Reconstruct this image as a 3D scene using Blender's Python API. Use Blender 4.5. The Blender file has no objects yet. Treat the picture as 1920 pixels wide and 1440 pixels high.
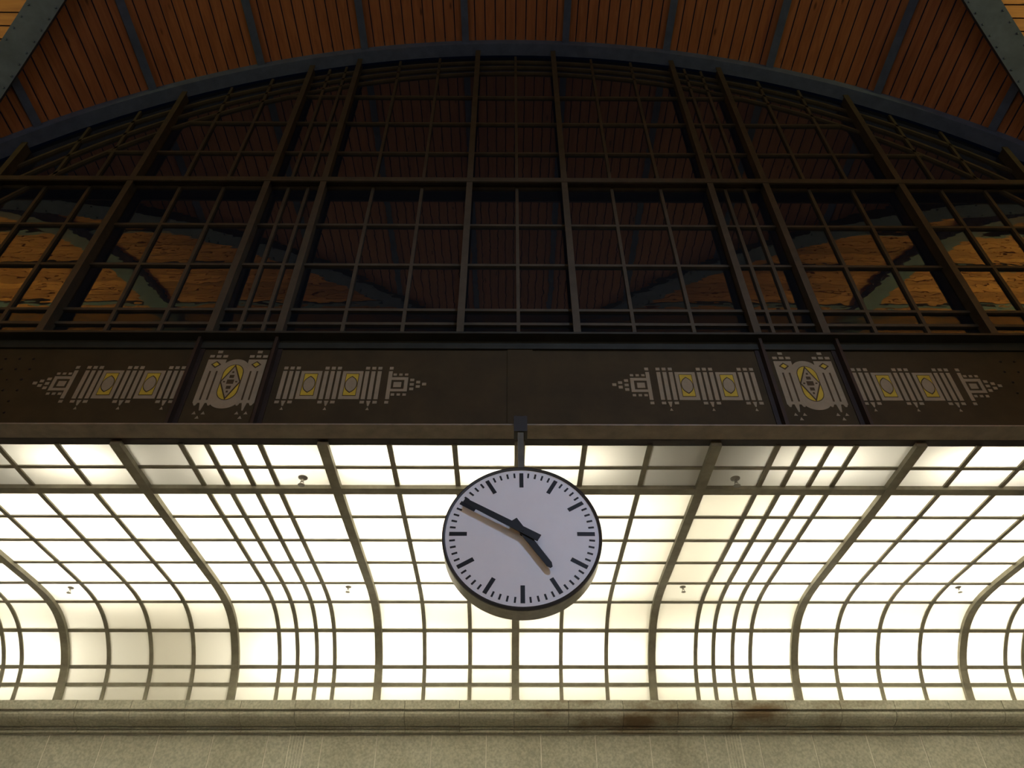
import bpy, math, random
from mathutils import Vector, Matrix
random.seed(7)
sc = bpy.context.scene
C = sc.collection
PI = math.pi

# ------------------------------------------------------------------ camera
CAMX, CAMZ = -0.1058, 1.6
F_PX = 1360.44
pitch, yaw, roll = math.radians(41.366), math.radians(0.448), math.radians(-0.135)
fw = Vector((math.sin(yaw)*math.cos(pitch), math.cos(yaw)*math.cos(pitch), math.sin(pitch)))
rt0 = Vector((math.cos(yaw), -math.sin(yaw), 0)); up0 = rt0.cross(fw)
rt = rt0*math.cos(roll) + up0*math.sin(roll); up = rt.cross(fw)
cam = bpy.data.cameras.new('camera'); cam.sensor_width = 36; cam.lens = 36*F_PX/1920; cam.clip_end = 200
co = bpy.data.objects.new('camera', cam); C.objects.link(co)
M = Matrix((rt, up, -fw)).transposed().to_4x4(); M.translation = (CAMX, 0, CAMZ)
co.matrix_world = M
sc.camera = co
CAM = Vector((CAMX, 0, CAMZ))
def project(P):
    d = Vector(P) - CAM; z = d.dot(fw)
    return (960 + F_PX*d.dot(rt)/z, 720 - F_PX*d.dot(up)/z, z)

# ------------------------------------------------------------------ world and exposure
w = bpy.data.worlds.new('night'); sc.world = w; w.use_nodes = True
bg = w.node_tree.nodes['Background']; bg.inputs[0].default_value = (0.25, 0.4, 1, 1); bg.inputs[1].default_value = 0.0022
vs = sc.view_settings
vs.view_transform = 'Standard'; vs.look = 'None'; vs.gamma = 1; vs.use_curve_mapping = False; vs.exposure = 0.0
sc.cycles.max_bounces = 4; sc.cycles.diffuse_bounces = 3; sc.cycles.glossy_bounces = 3; sc.cycles.transmission_bounces = 3; sc.cycles.transparent_max_bounces = 6
sc.cycles.use_light_tree = False; sc.cycles.caustics_reflective = False; sc.cycles.caustics_refractive = False

# ------------------------------------------------------------------ hall dimensions (metres)
YC = -2.14           # centre of the crossing
HW = 7.09            # half width of the square crossing
RV, ZV = 8.82, 4.2   # vault radius and height of its centre
YG = 5.0             # plane of the gable mullions and of the girder web
H0 = CAMZ

# ------------------------------------------------------------------ lights
def area(name, loc, target, size, power, col, sy=None):
    l = bpy.data.lights.new(name, 'AREA'); l.energy = power; l.color = col
    l.size = size
    if sy: l.shape = 'RECTANGLE'; l.size_y = sy
    else: l.shape = 'DISK'
    o = bpy.data.objects.new(name, l); C.objects.link(o); o.location = loc
    o.rotation_euler = (Vector(target) - Vector(loc)).to_track_quat('-Z', 'Y').to_euler()
    return o
# flood lamp high in the hall, above and behind the viewer, aimed at the clock side
fl = bpy.data.lights.new('hall_floodlight', 'SPOT'); fl.energy = 870; fl.color = (0.52, 0.68, 1.0); fl.spot_size = math.radians(74); fl.spot_blend = 0.85; fl.shadow_soft_size = 0.45
fo = bpy.data.objects.new('hall_floodlight', fl); C.objects.link(fo); fo.location = (2.2, -3.2, 8.2)
fo.rotation_euler = (Vector((0, 5, 4.7)) - Vector(fo.location)).to_track_quat('-Z', 'Y').to_euler()
# added broad fill behind the viewer, in place of an unseen opposite canopy
area('rear_fill_light', (0, -8.8, 4.9), (0, 5, 5.2), 11, 130, (1.0, 0.96, 0.90), 1.2)
# warm uplights in the two side arms of the hall
for s in (-1, 1):
    area('side_arm_uplight', (s*10.9, YC, 5.6), (s*15.6, YC, 12), 3.2, 1380 if s < 0 else 1850, (1.0, 0.87, 0.20), 5.0)

# weak fill lights added under the vault to brighten its boards
for s in (-1, 1):
    area('vault_fill_light', (s*6.3, -4.2, 4.2), (-s*1.0, 2.5, 12), 1.2, 58, (1.0, 0.77, 0.62))

# ------------------------------------------------------------------ helpers
def mesh(name, verts, faces, mats=None, parent=None, smooth=False, fm=None, data=None):
    if data is None:
        me = bpy.data.meshes.new(name); me.from_pydata([tuple(v) for v in verts], [], faces)
        for m in (mats if isinstance(mats, (list, tuple)) else [mats]): me.materials.append(m)
        if fm: me.polygons.foreach_set('material_index', fm)
        if smooth: me.polygons.foreach_set('use_smooth', [True]*len(me.polygons))
        me.update()
    else: me = data
    o = bpy.data.objects.new(name, me); C.objects.link(o)
    if parent: o.parent = parent
    return o
def empty(name, loc=(0, 0, 0)):
    o = bpy.data.objects.new(name, None); C.objects.link(o); o.location = loc; o.empty_display_size = .2
    return o
def tag(o, label=None, cat=None, group=None, kind=None):
    if label: o['label'] = label
    if cat: o['category'] = cat
    if group: o['group'] = group
    if kind: o['kind'] = kind
    return o
class MB:
    def __init__(s): s.v = []; s.f = []; s.m = []
    def add(s, v, f, m=0):
        n = len(s.v); s.v += [tuple(q) for q in v]; s.f += [tuple(i+n for i in q) for q in f]; s.m += [m]*len(f)
    def box(s, x0, x1, y0, y1, z0, z1, m=0):
        s.add([(x0,y0,z0),(x1,y0,z0),(x1,y1,z0),(x0,y1,z0),(x0,y0,z1),(x1,y0,z1),(x1,y1,z1),(x0,y1,z1)], BOXF, m)
    def prism(s, poly, y0, y1, m=0):            # polygon in XZ (counter-clockwise seen from -Y) extruded along Y
        n = len(poly)
        v = [(x, y0, z) for x, z in poly] + [(x, y1, z) for x, z in poly]
        f = [tuple(range(n)), tuple(range(2*n-1, n-1, -1))] + [(i+n, (i+1) % n+n, (i+1) % n, i) for i in range(n)]
        s.add(v, f, m)
    def cyl(s, p, q, r0, r1=None, n=16, m=0):
        p, q = Vector(p), Vector(q); r1 = r0 if r1 is None else r1
        a = (q-p).normalized(); u = a.orthogonal().normalized(); t = a.cross(u)
        v = [p+(u*math.cos(2*PI*i/n)+t*math.sin(2*PI*i/n))*r0 for i in range(n)] + [q+(u*math.cos(2*PI*i/n)+t*math.sin(2*PI*i/n))*r1 for i in range(n)]
        s.add(v, [tuple(range(n-1, -1, -1)), tuple(range(n, 2*n))] + [(i, (i+1) % n, (i+1) % n+n, i+n) for i in range(n)], m)
    def sweep(s, rings, closed=False, m=0):      # rings: lists of equally many points
        k = len(rings[0]); v = [q for r in rings for q in r]; f = []
        for i in range(len(rings)-1):
            for j in range(k):
                j2 = (j+1) % k
                f.append((i*k+j, i*k+j2, (i+1)*k+j2, (i+1)*k+j))
        f += [tuple(range(k-1, -1, -1)), tuple((len(rings)-1)*k+j for j in range(k))]
        s.add(v, f, m)
    def obj(s, name, mats, parent=None, smooth=False):
        return mesh(name, s.v, s.f, mats, parent, smooth, s.m if isinstance(mats, (list, tuple)) else None)
BOXF = [(0,3,2,1),(4,5,6,7),(0,1,5,4),(1,2,6,5),(2,3,7,6),(3,0,4,7)]
def boxo(name, x0, x1, y0, y1, z0, z1, mat, parent=None):
    b = MB(); b.box(x0, x1, y0, y1, z0, z1); return b.obj(name, mat, parent)

# ------------------------------------------------------------------ materials
def newmat(name):
    m = bpy.data.materials.new(name); m.use_nodes = True
    nt = m.node_tree; return m, nt, nt.nodes['Principled BSDF']
def nd(nt, t, **kw):
    n = nt.nodes.new(t)
    for k, v in kw.items():
        if k in n.inputs: n.inputs[k].default_value = v
        else: setattr(n, k, v)
    return n
def ramp(nt, stops):
    r = nt.nodes.new('ShaderNodeValToRGB'); e = r.color_ramp.elements
    while len(e) < len(stops): e.new(0.5)
    for i, (p, c) in enumerate(stops): e[i].position = p; e[i].color = (*c, 1)
    return r
def paint(name, c, rough=0.55, var=0.22, scale=6, metal=0, bump=0.15):
    m, nt, b = newmat(name); L = nt.links.new
    tc = nd(nt, 'ShaderNodeTexCoord')
    n = nd(nt, 'ShaderNodeTexNoise', Scale=scale, Detail=4, Roughness=0.65); L(tc.outputs['Object'], n.inputs['Vector'])
    r = ramp(nt, [(0.3, tuple(q*(1-var) for q in c)), (0.7, tuple(q*(1+var) for q in c))]); L(n.outputs['Fac'], r.inputs[0])
    L(r.outputs[0], b.inputs['Base Color'])
    b.inputs['Specular IOR Level'].default_value = 0.25; b.inputs['Roughness'].default_value = rough; b.inputs['Metallic'].default_value = metal
    return m
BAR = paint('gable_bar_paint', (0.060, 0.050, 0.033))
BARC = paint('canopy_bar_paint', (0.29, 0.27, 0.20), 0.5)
GIRD = paint('girder_brown_paint', (0.038, 0.026, 0.009), 0.75, 0.25, 3)
GIRDD = paint('girder_dark_shade_brown', (0.030, 0.020, 0.015), 0.5)  # darker brown; shading of stiffeners and canopy-edge gap put into the colour
FLANGE = paint('flange_paint', (0.23, 0.185, 0.135), 0.5)
GREEN = paint('top_flange_green_paint', (0.026, 0.026, 0.019), 0.5)
BLUE = paint('blue_grey_steel', (0.080, 0.110, 0.185), 0.55, 0.2, 5)
CREAM = paint('cream_stencil_paint', (0.25, 0.20, 0.125), 0.7, 0.10, 9)
YELLOW = paint('yellow_stencil_paint', (0.42, 0.30, 0.03), 0.7, 0.15, 9)
BROWN = paint('brown_stencil_line', (0.05, 0.032, 0.012), 0.7)
BLACK = paint('black_paint', (0.010, 0.010, 0.010), 0.5)
GIRDD2 = paint('olive_post_paint', (0.10, 0.095, 0.070), 0.5)
DIAL = paint('white_dial', (0.80, 0.80, 0.83), 0.4, 0.02)
STEEL = paint('brushed_steel', (0.20, 0.185, 0.15), 0.35, 0.2, 12, 0.9)
DARKST = paint('dark_bezel', (0.035, 0.033, 0.030), 0.35, 0.1)
CHROME = paint('sprinkler_metal', (0.42, 0.40, 0.35), 0.3, 0.05, 12, 0.5)
WHITE = paint('white_plenum', (0.80, 0.79, 0.74), 0.9, 0.02)
FLOORM = paint('floor_stone', (0.30, 0.28, 0.24), 0.6)
PLAIN = paint('plain_plaster', (0.34, 0.31, 0.25), 0.8)
DARKW = paint('dark_end_wall', (0.03, 0.03, 0.03), 0.8)
MORTAR = paint('pale_mortar', (0.74, 0.71, 0.60), 0.9)

def wood():
    m, nt, b = newmat('varnished_pine'); L = nt.links.new
    g = nd(nt, 'ShaderNodeNewGeometry'); tc = nd(nt, 'ShaderNodeTexCoord')
    mp = nd(nt, 'ShaderNodeMapping'); mp.inputs['Scale'].default_value = (9, 0.8, 9); L(tc.outputs['Object'], mp.inputs[0])
    off = nd(nt, 'ShaderNodeVectorMath', operation='SCALE'); off.inputs[0].default_value = (31, 17, 23)
    L(g.outputs['Random Per Island'], off.inputs['Scale'])
    ad = nd(nt, 'ShaderNodeVectorMath', operation='ADD'); L(mp.outputs[0], ad.inputs[0]); L(off.outputs[0], ad.inputs[1])
    n = nd(nt, 'ShaderNodeTexNoise', Scale=1.6, Detail=7, Roughness=0.6, Distortion=1.2); L(ad.outputs[0], n.inputs['Vector'])
    r = ramp(nt, [(0.25, (0.22, 0.080, 0.032)), (0.55, (0.34, 0.134, 0.054)), (0.8, (0.42, 0.180, 0.074))]); L(n.outputs['Fac'], r.inputs[0])
    mp2 = nd(nt, 'ShaderNodeMapping'); mp2.inputs['Scale'].default_value = (7, 2.2, 7); L(tc.outputs['Object'], mp2.inputs[0])
    ad2 = nd(nt, 'ShaderNodeVectorMath', operation='ADD'); L(mp2.outputs[0], ad2.inputs[0]); L(off.outputs[0], ad2.inputs[1])
    v = nd(nt, 'ShaderNodeTexVoronoi', Scale=0.8); L(ad2.outputs[0], v.inputs['Vector'])
    kr = ramp(nt, [(0.05, (0.30, 0.25, 0.22)), (0.13, (1, 1, 1))]); L(v.outputs['Distance'], kr.inputs[0])
    mx = nd(nt, 'ShaderNodeMix', data_type='RGBA', blend_type='MULTIPLY'); mx.inputs[0].default_value = 1
    L(r.outputs[0], mx.inputs[6]); L(kr.outputs[0], mx.inputs[7])
    rr = ramp(nt, [(0, (0.58, 0.53, 0.52)), (0.3, (0.92, 0.86, 0.82)), (0.7, (1.05, 1.05, 1.0)), (1, (1.3, 1.34, 1.3))]); L(g.outputs['Random Per Island'], rr.inputs[0])
    mx2 = nd(nt, 'ShaderNodeMix', data_type='RGBA', blend_type='MULTIPLY'); mx2.inputs[0].default_value = 1
    L(mx.outputs[2], mx2.inputs[6]); L(rr.outputs[0], mx2.inputs[7]); L(mx2.outputs[2], b.inputs['Base Color'])
    b.inputs['Roughness'].default_value = 0.6
    return m
WOOD = wood()

def stone(stain=False):
    m, nt, b = newmat('limestone_stained' if stain else 'limestone'); L = nt.links.new
    tc = nd(nt, 'ShaderNodeTexCoord'); g = nd(nt, 'ShaderNodeNewGeometry')
    n = nd(nt, 'ShaderNodeTexNoise', Scale=1.3, Detail=10, Roughness=0.7); L(tc.outputs['Object'], n.inputs['Vector'])
    r = ramp(nt, [(0.3, (0.39, 0.38, 0.29)), (0.5, (0.48, 0.475, 0.37)), (0.72, (0.54, 0.54, 0.44))]); L(n.outputs['Fac'], r.inputs[0])
    n2 = nd(nt, 'ShaderNodeTexNoise', Scale=38, Detail=5); L(tc.outputs['Object'], n2.inputs['Vector'])
    r2 = ramp(nt, [(0.35, (0.78, 0.78, 0.78)), (0.65, (1.12, 1.12, 1.12))]); L(n2.outputs['Fac'], r2.inputs[0])
    mx = nd(nt, 'ShaderNodeMix', data_type='RGBA', blend_type='MULTIPLY'); mx.inputs[0].default_value = 1
    L(r.outputs[0], mx.inputs[6]); L(r2.outputs[0], mx.inputs[7]); out = mx.outputs[2]
    ri = ramp(nt, [(0, (0.90, 0.90, 0.90)), (1, (1.08, 1.07, 1.05))]); L(g.outputs['Random Per Island'], ri.inputs[0])
    mi = nd(nt, 'ShaderNodeMix', data_type='RGBA', blend_type='MULTIPLY'); mi.inputs[0].default_value = 1
    L(out, mi.inputs[6]); L(ri.outputs[0], mi.inputs[7]); out = mi.outputs[2]
    if stain:                                    # rust and soot marks on the cornice, with a shape of their own
        mp = nd(nt, 'ShaderNodeMapping'); mp.inputs['Scale'].default_value = (1.1, 1, 3.0); L(tc.outputs['Object'], mp.inputs[0])
        s = nd(nt, 'ShaderNodeTexNoise', Scale=1.0, Detail=6, Roughness=0.6); L(mp.outputs[0], s.inputs['Vector'])
        sr = ramp(nt, [(0.45, (0, 0, 0)), (0.66, (1, 1, 1))]); L(s.outputs['Fac'], sr.inputs[0])
        sx = nd(nt, 'ShaderNodeSeparateXYZ'); L(tc.outputs['Object'], sx.inputs[0])
        mr = nd(nt, 'ShaderNodeMapRange'); mr.inputs['From Min'].default_value = -0.2; mr.inputs['From Max'].default_value = 0.4; L(sx.outputs['X'], mr.inputs['Value'])
        mr2 = nd(nt, 'ShaderNodeMapRange'); mr2.inputs['From Min'].default_value = 5.2; mr2.inputs['From Max'].default_value = 3.4; L(sx.outputs['X'], mr2.inputs['Value'])
        mu = nd(nt, 'ShaderNodeMath', operation='MULTIPLY'); L(mr.outputs[0], mu.inputs[0]); L(mr2.outputs[0], mu.inputs[1])
        ma = nd(nt, 'ShaderNodeMath', operation='MULTIPLY_ADD'); L(mu.outputs[0], ma.inputs[0]); ma.inputs[1].default_value = 0.75; ma.inputs[2].default_value = 0.15
        mm = nd(nt, 'ShaderNodeMath', operation='MULTIPLY'); L(sr.outputs[0], mm.inputs[0]); L(ma.outputs[0], mm.inputs[1])
        ms = nd(nt, 'ShaderNodeMix', data_type='RGBA'); ms.inputs[7].default_value = (0.15, 0.090, 0.036, 1)
        L(mm.outputs[0], ms.inputs[0]); L(out, ms.inputs[6]); out = ms.outputs[2]
    L(out, b.inputs['Base Color']); b.inputs['Roughness'].default_value = 0.85
    bm = nd(nt, 'ShaderNodeBump', Strength=0.35, Distance=0.006); L(n2.outputs['Fac'], bm.inputs['Height']); L(bm.outputs[0], b.inputs['Normal'])
    return m
STONE, STONES = stone(), stone(True)

def old_glass(name, ior, tint, wave, rough=0.0):
    m = bpy.data.materials.new(name); m.use_nodes = True; nt = m.node_tree; L = nt.links.new
    nt.nodes.remove(nt.nodes['Principled BSDF']); out = nt.nodes['Material Output']
    tc = nd(nt, 'ShaderNodeTexCoord'); oi = nd(nt, 'ShaderNodeObjectInfo')
    of = nd(nt, 'ShaderNodeVectorMath', operation='SCALE'); of.inputs[0].default_value = (13, 7, 19); L(oi.outputs['Random'], of.inputs['Scale'])
    ad = nd(nt, 'ShaderNodeVectorMath', operation='ADD'); L(tc.outputs['Object'], ad.inputs[0]); L(of.outputs[0], ad.inputs[1])
    mp = nd(nt, 'ShaderNodeMapping'); mp.inputs['Scale'].default_value = (1.5, 1, 3.2); L(ad.outputs[0], mp.inputs[0])
    n = nd(nt, 'ShaderNodeTexNoise', Scale=1.9, Detail=2, Roughness=0.45); L(mp.outputs[0], n.inputs['Vector'])
    bm = nd(nt, 'ShaderNodeBump', Strength=1.0, Distance=wave); L(n.outputs['Fac'], bm.inputs['Height'])
    fr = nd(nt, 'ShaderNodeFresnel', IOR=ior)
    gl = nd(nt, 'ShaderNodeBsdfGlossy', Roughness=rough); gl.inputs['Color'].default_value = (1, 1, 1, 1); L(bm.outputs[0], gl.inputs['Normal'])
    tr = nd(nt, 'ShaderNodeBsdfTransparent'); tr.inputs[0].default_value = (*tint, 1)
    mx = nd(nt, 'ShaderNodeMixShader'); L(fr.outputs[0], mx.inputs[0]); L(tr.outputs[0], mx.inputs[1]); L(gl.outputs[0], mx.inputs[2])
    du = nd(nt, 'ShaderNodeBsdfDiffuse'); du.inputs[0].default_value = (0.006, 0.006, 0.0055, 1)      # dust on the pane
    sh = nd(nt, 'ShaderNodeAddShader'); L(mx.outputs[0], sh.inputs[0]); L(du.outputs[0], sh.inputs[1])
    L(sh.outputs[0], out.inputs[0]); return m
GLASS = old_glass('old_window_glass', 2.2, (0.5, 0.52, 0.5), 0.0009)
GLASSD = old_glass('dull_window_glass', 1.45, (0.3, 0.34, 0.34), 0.006, 0.08)

def frosted():
    m = bpy.data.materials.new('frosted_glass'); m.use_nodes = True; nt = m.node_tree; L = nt.links.new
    nt.nodes.remove(nt.nodes['Principled BSDF']); out = nt.nodes['Material Output']
    oi = nd(nt, 'ShaderNodeObjectInfo')
    r = ramp(nt, [(0, (0.74, 0.70, 0.60)), (1, (0.86, 0.83, 0.745))]); L(oi.outputs['Random'], r.inputs[0])
    t = nd(nt, 'ShaderNodeBsdfTranslucent'); L(r.outputs[0], t.inputs[0])
    d = nd(nt, 'ShaderNodeBsdfDiffuse'); L(r.outputs[0], d.inputs[0])
    mx = nd(nt, 'ShaderNodeMixShader'); mx.inputs[0].default_value = 0.25
    L(t.outputs[0], mx.inputs[1]); L(d.outputs[0], mx.inputs[2]); L(mx.outputs[0], out.inputs[0]); return m
FROST = frosted()

# ================================================================== STRUCTURE
tag(boxo('floor', -14, 14, -10, 10, -0.2, 0, FLOORM), 'pale stone floor of the station hall', kind='structure')
tag(boxo('wall_rear', -14, 14, -9.6, -9.3, 0, 13, PLAIN), 'plain wall across the hall behind the viewer', kind='structure')
for s, n in ((-1, 'wall_west'), (1, 'wall_east')):
    tag(boxo(n, min(s*13, s*13.3), max(s*13, s*13.3), -9.3, 4.9, 0, 13.5, DARKW), 'end wall of a side arm of the hall', kind='structure')

# --- stone wall below the canopy
WY = 9.33
ZW = H0+2.605
wb = tag(boxo('wall_back', -8, 8, WY+0.004, WY+0.5, 0, ZW, MORTAR), 'grey limestone wall of upright slabs under the cornice', kind='structure')
joints = [-0.35+0.653*k for k in range(-11, 13)]
def slab(x0, x1, z0, z1, parent, mat=STONE):
    g = 0.006; c = 0.003; dy = random.uniform(-0.002, 0.002)
    x0 += g; x1 -= g; z0 += g; z1 -= g; y0, y1 = WY+dy, WY+0.03
    v = [(x0,y1,z0),(x1,y1,z0),(x1,y1,z1),(x0,y1,z1),(x0,y0+c,z0),(x1,y0+c,z0),(x1,y0+c,z1),(x0,y0+c,z1),(x0+c,y0,z0+c),(x1-c,y0,z0+c),(x1-c,y0,z1-c),(x0+c,y0,z1-c)]
    f = [(8,9,10,11)] + [(4+i, 4+(i+1) % 4, 8+(i+1) % 4, 8+i) for i in range(4)] + [(i, (i+1) % 4, 4+(i+1) % 4, 4+i) for i in range(4)]
    return mesh('stone_slab', v, f, mat, parent)
for a, b in zip(joints[:-1], joints[1:]):
    segs = [(a, b)]
    for cx in (-2.61, 2.61):
        if a < cx < b: segs = [(a, cx-0.088), (cx+0.088, b)]
    for q in segs: slab(q[0], q[1], ZW-1.25, ZW, wb)
for cx in (-2.61, 2.61):                       # reeded strips between the slabs
    for k in range(5):
        x = cx-0.084+k*0.0336; m = MB()
        m.prism([(x+0.002, ZW-1.25), (x+0.029, ZW-1.25), (x+0.029, ZW), (x+0.002, ZW)], WY+0.002, WY+0.03)
        m.obj('reed', STONE, wb)

# --- cornice
tr1 = tag(empty('trim_1', (0, 9.2, H0+2.6)), 'moulded grey stone cornice with rust and soot stains under the glowing glass', kind='structure')
prof = [(9.50, 2.914), (9.06, 2.914), (9.06, 2.812), (9.10, 2.808), (9.10, 2.796), (9.075, 2.786)]
for i in range(8):
    a = i/7*PI/2; prof.append((9.075+0.205*(1-math.cos(a)), 2.786-0.115*math.sin(a)))
prof += [(9.285, 2.668), (9.262, 2.664), (9.262, 2.650), (9.290, 2.646), (9.290, 2.638), (9.276, 2.632), (9.276, 2.612), (9.33, 2.606), (9.50, 2.606)]
def cornice(x0, x1):
    x0 += 0.0025; x1 -= 0.0025; n = len(prof); dy = random.uniform(-0.004, 0.004)
    v = [(x0, y-9.2+dy, z-2.6) for y, z in prof] + [(x1, y-9.2+dy, z-2.6) for y, z in prof]
    f = [(i, i+n, (i+1) % n+n, (i+1) % n) for i in range(n)] + [tuple(range(n)), tuple(range(2*n-1, n-1, -1))]
    return mesh('cornice_block', v, f, STONES, tr1)
for k in range(-12, 12): cornice(-0.02+0.653*k, -0.02+0.653*(k+1))

# --- side walls of the recess under the canopy
for sx, n in ((-1, 'wall_recess_west'), (1, 'wall_recess_east')):
    tag(boxo(n, min(sx*7.43, sx*7.495), max(sx*7.43, sx*7.495), 5.4, 9.3, 0, H0+3.95, PLAIN), 'plain side wall closing the end of the glazed recess', kind='structure')

# --- corner piers of the crossing
for sx in (-1, 1):
    for y0, nm in ((4.96, 'wall_pier_back'), (-9.3, 'wall_pier_rear')):
        tag(boxo(nm, min(sx*6.95, sx*7.6), max(sx*6.95, sx*7.6), y0, y0+0.4, 0, 9.2, PLAIN), 'stone pier carrying a corner of the timber vault', kind='structure')

# ------------------------------------------------------------------ timber vault
ceil = tag(empty('ceiling', (0, YC, 0)), 'groined vault of varnished pine boards between blue-grey steel ribs', kind='structure')
AM = math.asin(HW/RV)
STEP = 0.1755/10
def plank_geo(a0, a1, y_of, yend, th=0.022, g=0.0078):
    """board between vault angles a0 and a1, running along local Y from y_of(|x|) to yend"""
    d = g/RV; a0 += d; a1 -= d; v = []
    for r in (RV, RV+th):
        for a in (a0, a1):
            x = r*math.sin(a); z = ZV+r*math.cos(a)
            v += [(x, y_of(abs(x)), z), (x, yend, z)]
    # order: 0 a0 near,1 a0 far,2 a1 near,3 a1 far, +4 upper
    f = [(0,2,3,1),(4,5,7,6),(0,1,5,4),(2,6,7,3),(0,4,6,2),(1,3,7,5)]
    return v, f
nP = int(AM/STEP)+1
pl_rest = {k: MB() for k in range(4)}
for i in range(-nP, nP):
    a0, a1 = i*STEP, (i+1)*STEP
    if max(abs(a0), abs(a1)) > AM+STEP*0.5: continue
    v, f = plank_geo(a0, a1, lambda x: max(x, 0.02), HW)
    me = None
    for k in range(4):
        # k=0 front sector; k=1 west (+90 deg), k=3 east, k=2 rear
        single = k == 0 or (k == 1 and a0 > 0.55) or (k == 3 and a0 < -0.55)
        if single:
            if me is None:
                o = mesh('plank', v, f, WOOD, ceil); me = o.data
            else: o = mesh('plank', None, None, parent=ceil, data=me)
            o.rotation_euler.z = k*PI/2
        else: pl_rest[k].add(v, f)
    v, f = plank_geo(a0, a1, lambda x: HW+0.24, 13.2-0.0)     # the side arms go on beyond their arches
    for k in (1, 3): pl_rest[k].add(v, f)
for k, m in pl_rest.items():
    if m.v:
        o = m.obj('planking', WOOD, ceil); o.rotation_euler.z = k*PI/2; o['kind'] = 'stuff'
# steel ribs along the boards
for j in range(-6, 6):
    a = (j+0.5)*0.1755
    if abs(a) > AM: continue
    for k in range(4):
        m = MB()
        spans = [(None, HW)] + ([(HW+0.24, 13.2)] if k in (1, 3) else [])
        for s0, s1 in spans:
            rings = []; hw = 0.052/RV
            for end in (0, 1):
                ring = []
                for (da, r) in ((-hw, RV+0.02), (hw, RV+0.02), (hw, RV-0.055), (-hw, RV-0.055)):
                    x = r*math.sin(a+da); z = ZV+r*math.cos(a+da)
                    ring.append((x, (abs(x) if s0 is None else s0) if end == 0 else s1, z))
                rings.append(ring)
            m.sweep(rings)
        o = m.obj('ceiling_rib', BLUE, ceil); o.rotation_euler.z = k*PI/2
# groin ribs on the four diagonals
for k in range(4):
    rings = []; N = 40
    for i in range(N+1):
        s = HW*i/N + 0.0; z = ZV+math.sqrt(RV**2-s*s)
        t = Vector((1, 1, -2*s/(2*math.sqrt(RV**2-s*s)))).normalized(); side = Vector((1, -1, 0)).normalized(); nrm = side.cross(t)
        if nrm.z < 0: nrm = -nrm
        P = Vector((s, s, z))
        rings.append([P+side*0.15+nrm*0.12, P+side*0.15-nrm*0.10, P-side*0.15-nrm*0.10, P-side*0.15+nrm*0.12])
    m = MB(); m.sweep(rings); o = m.obj('groin_rib', BLUE, ceil); o.rotation_euler.z = k*PI/2
    # rivets along the groin rib
    m = MB()
    for i in range(4, 72):
        s = HW*i/72; z = ZV+math.sqrt(RV**2-s*s)
        t = Vector((1, 1, -s/math.sqrt(RV**2-s*s))).normalized(); side = Vector((1, -1, 0)).normalized(); nrm = side.cross(t)
        if nrm.z < 0: nrm = -nrm
        for e in (-0.115, 0.115):
            P = Vector((s, s, z))+side*e-nrm*0.10
            m.cyl(P, P-nrm*0.014, 0.016, 0.008, 6)
    o = m.obj('rivets', BLUE, ceil); o.rotation_euler.z = k*PI/2; o['kind'] = 'stuff'
# arch bands on the four sides
def arc_band(zc, r0, r1, y0, y1, a0, a1, n):
    rings = []
    for i in range(n+1):
        a = a0+(a1-a0)*i/n; s, c = math.sin(a), math.cos(a)
        rings.append([(r0*s, y0, zc+r0*c), (r0*s, y1, zc+r0*c), (r1*s, y1, zc+r1*c), (r1*s, y0, zc+r1*c)])
    m = MB(); m.sweep(rings); return m
for k in range(4):
    o = arc_band(ZV, 8.69 if k == 0 else 8.64, 8.95, HW-0.04 if k == 0 else HW-0.1, HW+0.14 if k == 0 else HW+0.30, -AM, AM, 64).obj('arch_band', BLUE, ceil); o.rotation_euler.z = k*PI/2
    if k in (1, 3):
        m = MB()
        for i in range(-60, 61):
            a = AM*i/60
            for r in (8.68, 8.78):
                P = Vector((r*math.sin(a), HW-0.1, ZV+r*math.cos(a))); m.cyl(P, P-Vector((0, 0.016, 0)), 0.018, 0.009, 6)
        o = m.obj('rivets', BLUE, ceil); o.rotation_euler.z = k*PI/2; o['kind'] = 'stuff'

# ------------------------------------------------------------------ gable window
win = tag(empty('window_1', (0, YG, H0+5)), 'great arched gable window of dark old panes in brown steel bars', kind='structure')
GY = 5.13                                       # glass plane
WX = 6.95
ARCS = [(3.355, 7.40), (3.13, 7.81), (2.90, 8.22), (2.60, 8.70)]     # centre height (above the eye) and radius
def arcz(i, x):
    zc, r = ARCS[i]; return zc+math.sqrt(max(r*r-x*x, 0.0))
mull = [-6.33, -4.68, -3.024, -2.345, -0.575, 0.575, 2.345, 3.024, 4.68, 6.33]
thin = [0] + [s*x for x in (1.165, 1.765, 2.561, 2.80, 3.595, 4.13, 5.23, 5.77, 6.7) for s in (-1, 1)]
rows = [4.95, 5.303, 5.508, 6.229, 6.949, 7.80, 8.502, 9.254, 10.001, 12]
BOT = 4.95
def rel(v): return [(x, y-YG, z-5) for x, y, z in v]
cols = sorted([-WX] + [m*1.02 for m in mull] + thin + [WX])
def pane(poly, mat):
    v = rel([(x, GY, H0+z-H0) for x, z in poly])
    mesh('pane', v, [tuple(range(len(v)))], mat, win)
nsub = 6
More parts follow.
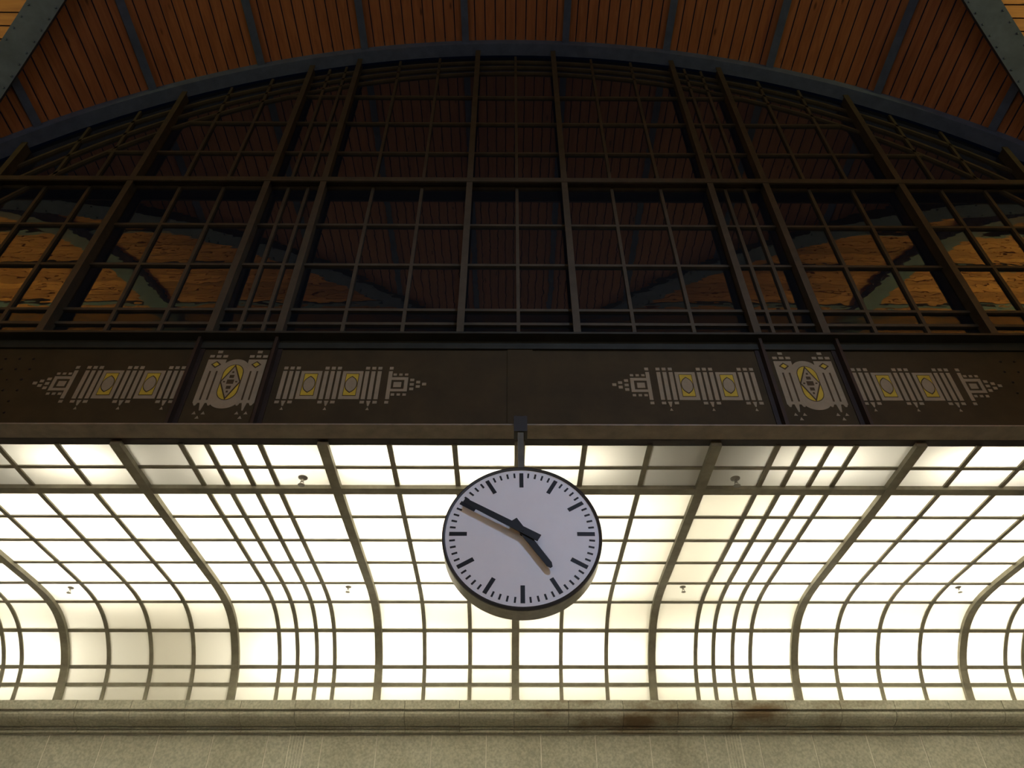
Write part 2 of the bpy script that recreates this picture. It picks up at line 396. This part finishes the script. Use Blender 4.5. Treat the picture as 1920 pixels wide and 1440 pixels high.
for x0, x1 in zip(cols[:-1], cols[1:]):
    xs = [x0+(x1-x0)*i/nsub for i in range(nsub+1)]
    for z0, z1 in zip(rows[:-1], rows[1:]):
        tops = [(x, min(z1, arcz(0, x))) for x in xs]
        tops = [(x, z) for x, z in tops if z > z0+0.01]
        if len(tops) < 2: continue
        flat = all(abs(z-z1) < 1e-6 for x, z in tops)
        if flat: tops = [tops[0], tops[-1]]
        poly = [(tops[0][0], z0), (tops[-1][0], z0)] + tops[::-1]
        pane(poly, GLASSD if z1 < 5.6 else GLASS)
    for i in range(3):
        lo = [(x, max(BOT, arcz(i, x))) for x in xs]; hi = [(x, max(BOT, arcz(i+1, x))) for x in xs]
        if max(h[1]-l[1] for l, h in zip(lo, hi)) < 0.02: continue
        pane(lo + hi[::-1], GLASS)
# bars
def vbar(x, z1, wdt, y0, y1, name):
    m = MB(); m.box(x-wdt/2, x+wdt/2, y0-YG, y1-YG, BOT-5, z1-5); m.obj(name, BAR, win)
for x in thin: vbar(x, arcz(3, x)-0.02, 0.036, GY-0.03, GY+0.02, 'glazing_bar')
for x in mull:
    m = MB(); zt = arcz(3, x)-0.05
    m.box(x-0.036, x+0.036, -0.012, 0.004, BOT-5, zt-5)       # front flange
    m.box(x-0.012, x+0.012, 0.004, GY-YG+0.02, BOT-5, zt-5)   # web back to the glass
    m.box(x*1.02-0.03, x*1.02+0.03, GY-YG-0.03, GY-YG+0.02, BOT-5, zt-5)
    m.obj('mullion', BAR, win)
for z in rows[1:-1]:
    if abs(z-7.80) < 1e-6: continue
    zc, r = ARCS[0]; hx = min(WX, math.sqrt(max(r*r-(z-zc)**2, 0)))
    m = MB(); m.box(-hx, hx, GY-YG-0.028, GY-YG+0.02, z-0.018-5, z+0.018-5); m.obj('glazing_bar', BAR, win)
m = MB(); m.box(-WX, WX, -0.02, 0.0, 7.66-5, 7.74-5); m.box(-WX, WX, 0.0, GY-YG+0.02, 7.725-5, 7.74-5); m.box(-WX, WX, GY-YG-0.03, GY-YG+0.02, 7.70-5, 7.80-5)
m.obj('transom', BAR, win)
for zc, r in ARCS[:3]:
    a = math.asin(min(1, WX/r)); a2 = math.acos(max(-1, min(1, (BOT-zc)/r))); a = min(a, a2)
    o = arc_band(zc-5, r-0.018, r+0.018, GY-YG-0.03, GY-YG+0.02, -a, a, 72).obj('arched_bar', BAR, win)
win.location.z = 5+H0

# ================================================================== GIRDER
gd = tag(empty('steel_girder', (0, YG, H0+3.775)), 'brown steel girder with cream and yellow stencilled ornaments spanning above the clock', 'girder')
GZ = 3.775
def gbox(name, x0, x1, y0, y1, z0, z1, mat):
    m = MB(); m.box(x0, x1, y0-YG, y1-YG, z0-GZ, z1-GZ); return m.obj(name, mat, gd)
gbox('web', -6.94, 6.94, 5.0, 5.03, 3.80, 4.93, GIRD)
gbox('bottom_flange', -6.94, 6.94, 4.785, 4.975, 3.755, 3.768, FLANGE)
gbox('flange_angle', -6.94, 6.94, 4.90, 5.0, 3.768, 3.81, GIRDD)
gbox('top_flange', -6.94, 6.94, 4.865, 5.16, 4.925, 4.95, GREEN)
gbox('top_angle', -6.94, 6.94, 4.975, 5.0, 4.83, 4.925, GREEN)
gbox('splice_plate', -0.11, 0.13, 4.988, 5.0, 3.79, 4.83, GIRD)
for s in (-1, 1):
    for x in (2.31, 3.045):
        m = MB()
        m.box(s*x-0.055, s*x+0.055, -0.012, 0, 0.015, 1.15); m.box(s*x-0.014, s*x+0.014, -0.085, -0.012, 0.015, 1.15)
        m.obj('stiffener', GIRDD, gd)  # stiffener shading is put into the darker colour
# stencilled ornaments: thin paint films on the web
PY0, PY1 = -0.0035, 0.0
def rect(m, x0, x1, z0, z1, mt=0, lift=0.0): m.prism([(x0, z0), (x1, z0), (x1, z1), (x0, z1)], PY0-lift, PY1, mt)
def band_ornament():
    m = MB(); B, T = 4.213, 4.554
    S = [0.0, 0.058, 0.116, 0.384, 0.442, 0.499, 0.762, 0.820, 0.877]
    for u in S:
        rect(m, u, u+0.037, B, T); rect(m, u+0.001, u+0.038, 4.574, 4.609)
    for g in (0, 3, 6):
        for j in (0, 2): rect(m, S[g+j]-0.004, S[g+j]+0.035, 4.163, 4.194)
        c = S[g+1]+0.016; m.prism([(c-0.006, 4.134), (c+0.006, 4.134), (c+0.02, 4.194), (c-0.02, 4.194)], PY0, PY1)
        m.prism([(c-0.015, 4.088), (c+0.015, 4.088), (c, 4.120)], PY0, PY1)
    for f0, f1 in ((0.172, 0.364), (0.557, 0.745)):
        rect(m, f0, f1, B, T)
        rect(m, f0+0.033, f1-0.033, 4.252, 4.524, 2, 0.001); rect(m, f0+0.038, f1-0.038, 4.259, 4.517, 1, 0.002)
        c = (f0+f1)/2
        for hw_, hh, mt, lf in ((0.056, 0.103, 2, 0.003), (0.049, 0.091, 0, 0.004)):
            pts = []
            for i in range(12):
                t = -1+2*i/12; pts.append((c+hw_*(1-abs(t)**2.6), 4.388+hh*t))
            for i in range(12):
                t = 1-2*i/12; pts.append((c-hw_*(1-abs(t)**2.6), 4.388+hh*t))
            m.prism(pts, PY0-lf, PY1, mt)
    rect(m, 0.982, 1.017, B, T); rect(m, 0.984, 1.020, 4.574, 4.609); rect(m, 0.980, 1.015, 4.163, 4.194)
    rect(m, 1.017, 1.168, 4.307, 4.338); rect(m, 1.017, 1.168, 4.446, 4.480); rect(m, 1.135, 1.168, 4.338, 4.446)
    rect(m, 1.038, 1.110, 4.358, 4.421)
    for j in range(3):
        rect(m, 1.027+0.053*j, 1.058+0.053*j, 4.499, 4.526); rect(m, 1.027+0.053*j, 1.058+0.053*j, 4.256, 4.283)
    for u, zs in ((1.188, (4.446, 4.392, 4.338)), (1.245, (4.421, 4.366)), (1.301, (4.396,))):
        for z in zs: rect(m, u, u+0.037, z-0.016, z+0.016)
    return m
def place_orn(m, name, x, flip):
    v = [((-q[0] if flip else q[0])+x, q[1], q[2]-GZ) for q in m.v]; f = [tuple(reversed(q)) for q in m.f] if flip else m.f
    return mesh(name, v, f, [CREAM, YELLOW, BROWN], gd, fm=m.m)
bo = band_ornament()
place_orn(bo, 'ornament_band', -2.192, False); place_orn(bo, 'ornament_band', -3.108, True)
place_orn(bo, 'ornament_band', 2.192, True); place_orn(bo, 'ornament_band', 3.108, False)
def medallion():
    m = MB(); W = 0.275
    for s in (-1, 1):
        # shoulder block with two slits
        def R_(a, b, z0, z1, mt=0, lf=0.0): rect(m, min(s*a, s*b), max(s*a, s*b), z0, z1, mt, lf)
        R_(0.105, W, 4.165, 4.698)
        for u in (0.157, 0.219): R_(u-0.008, u+0.008, 4.20, 4.55, 2, 0.001)
        c = s*0.188
        m.prism([(c, 4.587), (c+0.048, 4.633), (c, 4.678), (c-0.048, 4.633)], PY0-0.001, PY1, 2)
        m.prism([(c, 4.605), (c+0.030, 4.633), (c, 4.660), (c-0.030, 4.633)], PY0-0.002, PY1, 1)
        for u in (0.125, 0.188, 0.250): rect(m, c-s*0.188+s*u-0.022, c-s*0.188+s*u+0.022, 4.723, 4.755)
        rect(m, c-0.022, c+0.022, 4.780, 4.813)
        # pendants
        m.prism([(c-0.006, 4.078), (c+0.006, 4.078), (c+0.022, 4.166), (c-0.022, 4.166)], PY0, PY1)
        for e in (-0.062, 0.062):
            m.prism([(c+e-0.007, 4.135), (c+e+0.007, 4.135), (c+e+0.022, 4.166), (c+e-0.022, 4.166)], PY0, PY1)
        for e, z in ((-0.040, 4.040), (0.040, 4.040), (0, 3.990)):
            m.prism([(c+e-0.018, z-0.005), (c+e+0.018, z-0.005), (c+e, z+0.028)], PY0, PY1)
    # central shield with round ends
    pts = [(0.125*math.cos(a), 4.585+0.115*math.sin(a)) for a in [PI*i/16 for i in range(17)]]
    pts += [(-0.125, 4.20)] + [(0.125*math.cos(a), 4.19+0.09*math.sin(a)) for a in [PI+PI*i/16 for i in range(17)]]
    m.prism(pts, PY0-0.0005, PY1)
    def stad(hw_, top, bot, n=12):
        r = hw_
        return [(r*math.cos(PI*i/n), top-r*1.25+1.25*r*math.sin(PI*i/n)) for i in range(n+1)] + [(-r*math.cos(PI*i/n), bot+1.25*r-1.25*r*math.sin(PI*i/n)) for i in range(n+1)]
    m.prism(stad(0.096, 4.634, 4.197), PY0-0.001, PY1, 2)
    m.prism(stad(0.088, 4.626, 4.205), PY0-0.002, PY1, 1)
    m.prism([(0, 4.198), (0.096, 4.415), (0, 4.632), (-0.096, 4.415)], PY0-0.003, PY1, 2)
    m.prism([(0, 4.228), (0.082, 4.415), (0, 4.602), (-0.082, 4.415)], PY0-0.004, PY1, 0)
    for hw_, z0, z1 in ((0.032, 4.389, 4.441), (0.021, 4.462, 4.498), (0.009, 4.522, 4.543), (0.021, 4.328, 4.364), (0.009, 4.285, 4.306)):
        rect(m, -hw_, hw_, z0, z1, 2, 0.005)
    for s in (-1, 1): rect(m, s*0.056-0.009, s*0.056+0.009, 4.407, 4.423, 2, 0.005)
    return m
md = medallion()
for x in (-2.65, 2.68): place_orn(md, 'ornament_medallion', x, False)
# rivets on the girder ends and along the flange
m = MB()
for s in (-1, 1):
    for i in range(6):
        for j in range(6):
            x = s*(4.55+0.13*i+0.02*(j % 2)); z = 4.05+0.13*j-GZ; m.cyl((x, 0, z), (x, -0.012, z), 0.013, 0.007, 6)
m.obj('rivets', GIRDD, gd)['kind'] = 'stuff'

# ================================================================== GLAZED CANOPY
cv = tag(empty('glass_canopy', (0, 9.2, H0+2.93)), 'backlit frosted glass canopy curving down to the stone cornice behind the clock', 'glass canopy')
CO = Vector((0, 9.2, 2.93))
PR = [(5.035, 3.775), (5.87, 3.785), (6.5, 3.805), (7.1, 3.825), (7.55, 3.842), (7.9, 3.852), (8.2, 3.845), (8.45, 3.81), (8.65, 3.745), (8.82, 3.65), (9.0, 3.5), (9.13, 3.34), (9.2, 3.16), (9.235, 2.985), (9.24, 2.918)]
# smooth with Catmull-Rom into a fine polyline
fine = []
for i in range(len(PR)-1):
    p0, p1, p2, p3 = [Vector(PR[max(0, min(len(PR)-1, i+k))]) for k in (-1, 0, 1, 2)]
    for j in range(6):
        t = j/6; fine.append(0.5*((2*p1)+(p2-p0)*t+(2*p0-5*p1+4*p2-p3)*t*t+(3*p1-p0-3*p2+p3)*t**3))
fine.append(Vector(PR[-1]))
cum = [0]
for a, b in zip(fine[:-1], fine[1:]): cum.append(cum[-1]+(b-a).length)
def at_s(s):
    s = max(0, min(cum[-1], s))
    for i in range(len(cum)-1):
        if s <= cum[i+1]+1e-9:
            t = (s-cum[i])/(cum[i+1]-cum[i]); p = fine[i].lerp(fine[i+1], t); d = (fine[i+1]-fine[i]).normalized()
            return p, Vector((d.y, -d.x)) if True else None
def s_of(y, z):
    return min(range(len(fine)), key=lambda i: (fine[i]-Vector((y, z))).length)
def s_near(y, z):
    best = min(((at_s(k*cum[-1]/800)[0]-Vector((y, z))).length, k*cum[-1]/800) for k in range(801)); return best[1]
def nrm(s):
    a, _ = at_s(max(0, s-0.05)); b, _ = at_s(min(cum[-1], s+0.05)); d = (b-a).normalized()
    return Vector((d.y, -d.x))                 # towards the hall (down on the flat part, forward on the upright part)
rowY = [(5.10, 3.776), (5.428, 3.780), (5.78, 3.784), (6.318, 3.80), (6.816, 3.816), (7.346, 3.834), (7.88, 3.852), (8.336, 3.83), (8.797, 3.663), (9.131, 3.338), (9.203, 3.141), (9.238, 2.925)]
rowS = [s_near(*q) for q in rowY]
SMAX = cum[-1]
def half_cols():
    b = [1.70*k/3 for k in range(3)] + [1.70+1.78*f for f in (0, 0.31, 0.435, 0.57, 0.695)] + [3.48+2.11*k/4 for k in range(4)] + [5.59+1.78*f for f in (0, 0.31, 0.435, 0.57, 0.695)] + [7.37]
    return b
hc = half_cols(); ccols = [-x for x in hc[:0:-1]] + hc
ribx = [0, 1.70, 3.48, 5.59, 7.37]; ribs = sorted(set([s*x for x in ribx for s in (-1, 1)]))
def strip(x0, x1, s0, s1, off, n):
    v = []; f = []
    for i in range(n+1):
        s = s0+(s1-s0)*i/n; p, _ = at_s(s); q = p+nrm(s)*off
        v += [(x0, q.x-CO.y, q.y-CO.z), (x1, q.x-CO.y, q.y-CO.z)]
    for i in range(n): f.append((2*i, 2*i+2, 2*i+3, 2*i+1))
    return v, f
pan = []
for x0, x1 in zip(ccols[:-1], ccols[1:]):
    for j, (s0, s1) in enumerate(zip(rowS[:-1], rowS[1:])):
        v, f = strip(x0, x1, s0, s1, 0.0, 1 if j < 5 else 5)
        pts = [project((q[0], q[1]+CO.y, q[2]+CO.z+H0)) for q in v]
        vis = any(0 <= a <= 1920 and 0 <= b <= 1440 for a, b, c in pts)
        xs = [min(1920, max(0, q[0])) for q in pts]; ys = [q[1] for q in pts]
        pan.append((((max(xs)-min(xs))*(max(ys)-min(ys))) if vis else 0, v, f))
pan.sort(key=lambda q: -q[0]); rest = MB()
for i, (ar, v, f) in enumerate(pan):
    if i < 300 and ar > 0: mesh('pane', v, f, FROST, cv, smooth=len(f) > 1)
    else: rest.add(v, f)
o = rest.obj('panes', FROST, cv, True); o['kind'] = 'stuff'
def sweep_bar(x, wdt, lo, hi, s0, s1, name, n=60):
    rings = []
    for i in range(n+1):
        s = s0+(s1-s0)*i/n; p, _ = at_s(s); k = nrm(s); a = p+k*lo; b = p-k*hi
        rings.append([(x-wdt/2, a.x-CO.y, a.y-CO.z), (x+wdt/2, a.x-CO.y, a.y-CO.z), (x+wdt/2, b.x-CO.y, b.y-CO.z), (x-wdt/2, b.x-CO.y, b.y-CO.z)])
    m = MB(); m.sweep(rings); return m.obj(name, BARC, cv)
for x in ccols:
    if any(abs(x-r) < 1e-6 for r in ribs): sweep_bar(x, 0.090, 0.045, 0.03, 0.0, SMAX, 'rib')
    else: sweep_bar(x, 0.045, 0.014, 0.012, rowS[0]-0.02, SMAX, 'glazing_bar')
def cross_bar(s, wdt, lo, hi, name, mat=None):
    p, _ = at_s(s); k = nrm(s); t = Vector((-k.y, k.x)); q = [p+k*lo-t*wdt/2, p+k*lo+t*wdt/2, p-k*hi+t*wdt/2, p-k*hi-t*wdt/2]
    m = MB(); m.sweep([[(X, a.x-CO.y, a.y-CO.z) for a in q] for X in (-7.4, 7.4)]); return m.obj(name, mat or BARC, cv)
for j, s in enumerate(rowS):
    if j == 0: cross_bar(s-0.045, 0.085, 0.0, 0.02, 'edge_bar', GIRDD)  # dark colour stands in for the shaded gap behind the girder flange
    elif j == 2: cross_bar(s, 0.10, 0.04, 0.03, 'cross_beam')
    elif j == len(rowS)-1: cross_bar(s-0.01, 0.05, 0.02, 0.02, 'edge_bar')
    else: cross_bar(s, 0.042, 0.012, 0.012, 'cross_bar')
# small corner gussets where the ribs meet the beam and the cornice
for x in ribs:
    for e in (-1, 1):
        s = SMAX; p, _ = at_s(s-0.03)
        m = MB(); m.prism([(x+e*0.04, 0.0), (x+e*0.075, 0.0), (x+e*0.04, 0.055)] if e > 0 else [(x-0.04, 0.0), (x-0.04, 0.055), (x-0.075, 0.0)], p.x-CO.y-0.03, p.x-CO.y+0.01)
        m.obj('gusset', BARC, cv)
# light box above the frosted glass: white lining and lamps
m = MB()
m.box(-7.6, 7.6, 5.04-CO.y, 10.2-CO.y, 4.86-CO.z, 4.92-CO.z)          # lid
m.box(-7.6, 7.6, 10.1-CO.y, 10.2-CO.y, -0.02, 4.86-CO.z)              # back
m.box(-7.6, -7.5, 5.04-CO.y, 10.1-CO.y, 2.93-CO.z, 4.86-CO.z); m.box(7.5, 7.6, 5.04-CO.y, 10.1-CO.y, 2.93-CO.z, 4.86-CO.z)
m.box(-7.5, 7.5, 5.765-CO.y, 5.795-CO.y, 3.815-CO.z, 4.86-CO.z)                # baffle above the cross beam
m.box(-7.5, 7.5, 9.3-CO.y, 10.1-CO.y, -0.04, -0.02)                   # sill
m.obj('light_box', WHITE, cv)
LC = (1.0, 0.955, 0.83)
def tube(x, y, z, tgt, L, power):
    area('canopy_lamp', (x, y, H0+z), tgt, L, power, LC, 0.10)
for x, pw in ((-6.6, 9), (-5.6, 3), (-4.0, 8), (-2.35, 10), (-1.25, 11), (-0.3, 10), (0.45, 6), (2.75, 6), (4.15, 9), (5.1, 5), (6.4, 8)):      # narrow front strip
    tube(x, 5.34, 4.20, (x, 5.36, 0), 0.7, pw)
for y in (6.25, 7.1, 7.95):
    for x in (-6.4, -4.9, -3.5, -2.1, -0.7, 0.75, 3.0, 4.3, 5.7, 6.9):
        tube(x, y, 4.45, (x, y, 0), 1.1, (15 if y < 7.9 else 14) * (0.8 if 0 < x < 3.5 else 1))
for x in (-6.3, -2.6, -1.35, 0.6, 2.6, 3.9, 5.0, 6.4):                             # behind the curve
    area('canopy_lamp', (x, 9.72, H0+3.98), (x, 8.95, H0+3.5), 1.0, 26, LC, 0.10)

# ================================================================== CLOCK
ck = tag(empty('station_clock', (0, 4.62, H0+2.636)), 'round station clock with plain black bar marks showing ten to five, hung from the girder', 'clock')
R = 0.554
def disc(r, y, n=96): return [(r*math.cos(2*PI*i/n), y, r*math.sin(2*PI*i/n)) for i in range(n)]
def lathe(prof_, n=96):
    m = MB(); k = len(prof_); v = []
    for i in range(n):
        a = 2*PI*i/n; v += [(r*math.cos(a), y, r*math.sin(a)) for r, y in prof_]
    f = []
    for i in range(n):
        i2 = (i+1) % n
        for j in range(k-1): f.append((i*k+j, i*k+j+1, i2*k+j+1, i2*k+j))
    m.add(v, f); return m
o = lathe([(R-0.002, 0.012), (R-0.002, -0.004), (R+0.010, -0.008), (R+0.020, -0.004), (R+0.022, 0.012)]).obj('bezel', DARKST, ck)
o = lathe([(R+0.020, 0.010), (R+0.020, 0.165), (R+0.012, 0.172), (0.02, 0.172)]).obj('case', STEEL, ck)
m = MB(); m.add(disc(R, 0.004), [tuple(range(96))]); m.v = [(a, b, c) for a, b, c in m.v]; m.obj('dial', DIAL, ck)
def radial(r0, r1, wd, deg, y0, y1, name, mat):
    a = math.radians(deg); d = (math.sin(a), math.cos(a)); t = (math.cos(a), -math.sin(a))
    pts = [(d[0]*r+t[0]*e, d[1]*r+t[1]*e) for r, e in ((r0, -wd/2), (r0, wd/2), (r1, wd/2), (r1, -wd/2))]
    m = MB(); m.prism(pts[::-1], y0, y1); return m.obj(name, mat, ck)
for k in range(60):
    if k % 5 == 0: radial(0.715*R, 0.945*R, 0.055*R, k*6, 0.0015, 0.006, 'hour_mark', BLACK)
    else: radial(0.870*R, 0.945*R, 0.025*R, k*6, 0.0015, 0.006, 'minute_mark', BLACK)
def hand(deg, tail, tip, w0, w1, y0, y1, name, point):
    a = math.radians(deg); d = (math.sin(a), math.cos(a)); t = (math.cos(a), -math.sin(a))
    pl = [(-tail, -w0/2), (-tail, w0/2), (tip-point, w1/2), (tip, w1*0.18), (tip, -w1*0.18), (tip-point, -w1/2)] if point else [(-tail, -w0/2), (-tail, w0/2), (tip, w1/2), (tip, -w1/2)]
    m = MB(); m.prism([(d[0]*r+t[0]*e, d[1]*r+t[1]*e) for r, e in pl][::-1], y0, y1); return m.obj(name, BLACK, ck)
hand(145.2, 0.19*R, 0.63*R, 0.095*R, 0.080*R, -0.052, -0.046, 'hour_hand', 0.05*R)
hand(299.8, 0.25*R, 0.88*R, 0.100*R, 0.072*R, -0.064, -0.058, 'minute_hand', 0)
m = MB(); m.cyl((0, 0.004, 0), (0, -0.066, 0), 0.016, 0.016, 20); m.obj('arbor', BLACK, ck)
m = MB(); m.box(-0.024, 0.024, 0.060, 0.110, R+0.012, 3.66-2.636); m.obj('hanger_post', GIRDD2, ck)
m = MB(); m.box(-0.055, 0.055, 0.045, 0.165, 3.60-2.636, 3.755-2.636); m.obj('bracket', DARKST, ck)
for s in (-1, 1):
    m = MB(); m.box(s*0.040-0.014, s*0.040+0.014, 0.125, 0.160, 3.74-2.636, 3.81-2.636); m.box(s*0.040-0.014, s*0.040+0.014, 0.160, 0.215, 3.792-2.636, 3.81-2.636)
    m.cyl((s*0.040, 0.142, 3.80-2.636), (s*0.040, 0.142, 3.828-2.636), 0.017, 0.017, 6); m.obj('clamp', DARKST, ck)

# ================================================================== SPRINKLERS
def sprinkler(x, y, label, sc_=1.0):
    p, _ = at_s(s_near(y, 3.80)); z = H0+p.y-0.004
    e = tag(empty('sprinkler_head', (x, y, z)), label, 'sprinkler', 'sprinkler heads in the glass canopy')
    q = sc_
    m = MB(); m.cyl((0, 0, -0.001), (0, 0, -0.006), 0.045*q, 0.045*q, 24); m.cyl((0, 0, -0.006), (0, 0, -0.020*q), 0.040*q, 0.022*q, 24); m.obj('escutcheon', CHROME, e, False)
    m = MB(); m.cyl((0, 0, -0.018*q), (0, 0, -0.045*q), 0.012*q, 0.012*q, 12)
    for s in (-1, 1): m.cyl((s*0.011*q, 0, -0.04*q), (s*0.016*q, 0, -0.06*q), 0.004*q, 0.004*q, 6); m.cyl((s*0.016*q, 0, -0.06*q), (0, 0, -0.082*q), 0.004*q, 0.004*q, 6)
    m.obj('frame', CHROME, e)
    m = MB(); m.cyl((0, 0, -0.080*q), (0, 0, -0.085*q), 0.033*q, 0.033*q, 16); m.obj('deflector', CHROME, e)
sprinkler(-1.99, 5.60, 'chrome sprinkler head in the front glass strip, on the ten o\'clock side of the clock')
sprinkler(2.00, 5.60, 'chrome sprinkler head in the front glass strip, on the two o\'clock side of the clock')
sprinkler(-5.23, 8.01, 'small sprinkler head where the canopy starts to curve, leftmost of all', 0.8)
sprinkler(-1.97, 7.98, 'small sprinkler head at the canopy curve, between the leftmost one and the clock', 0.8)
sprinkler(1.96, 7.97, 'small sprinkler head at the canopy curve, between the clock and the rightmost one', 0.8)
sprinkler(5.21, 7.97, 'small sprinkler head where the canopy starts to curve, rightmost of all', 0.8)
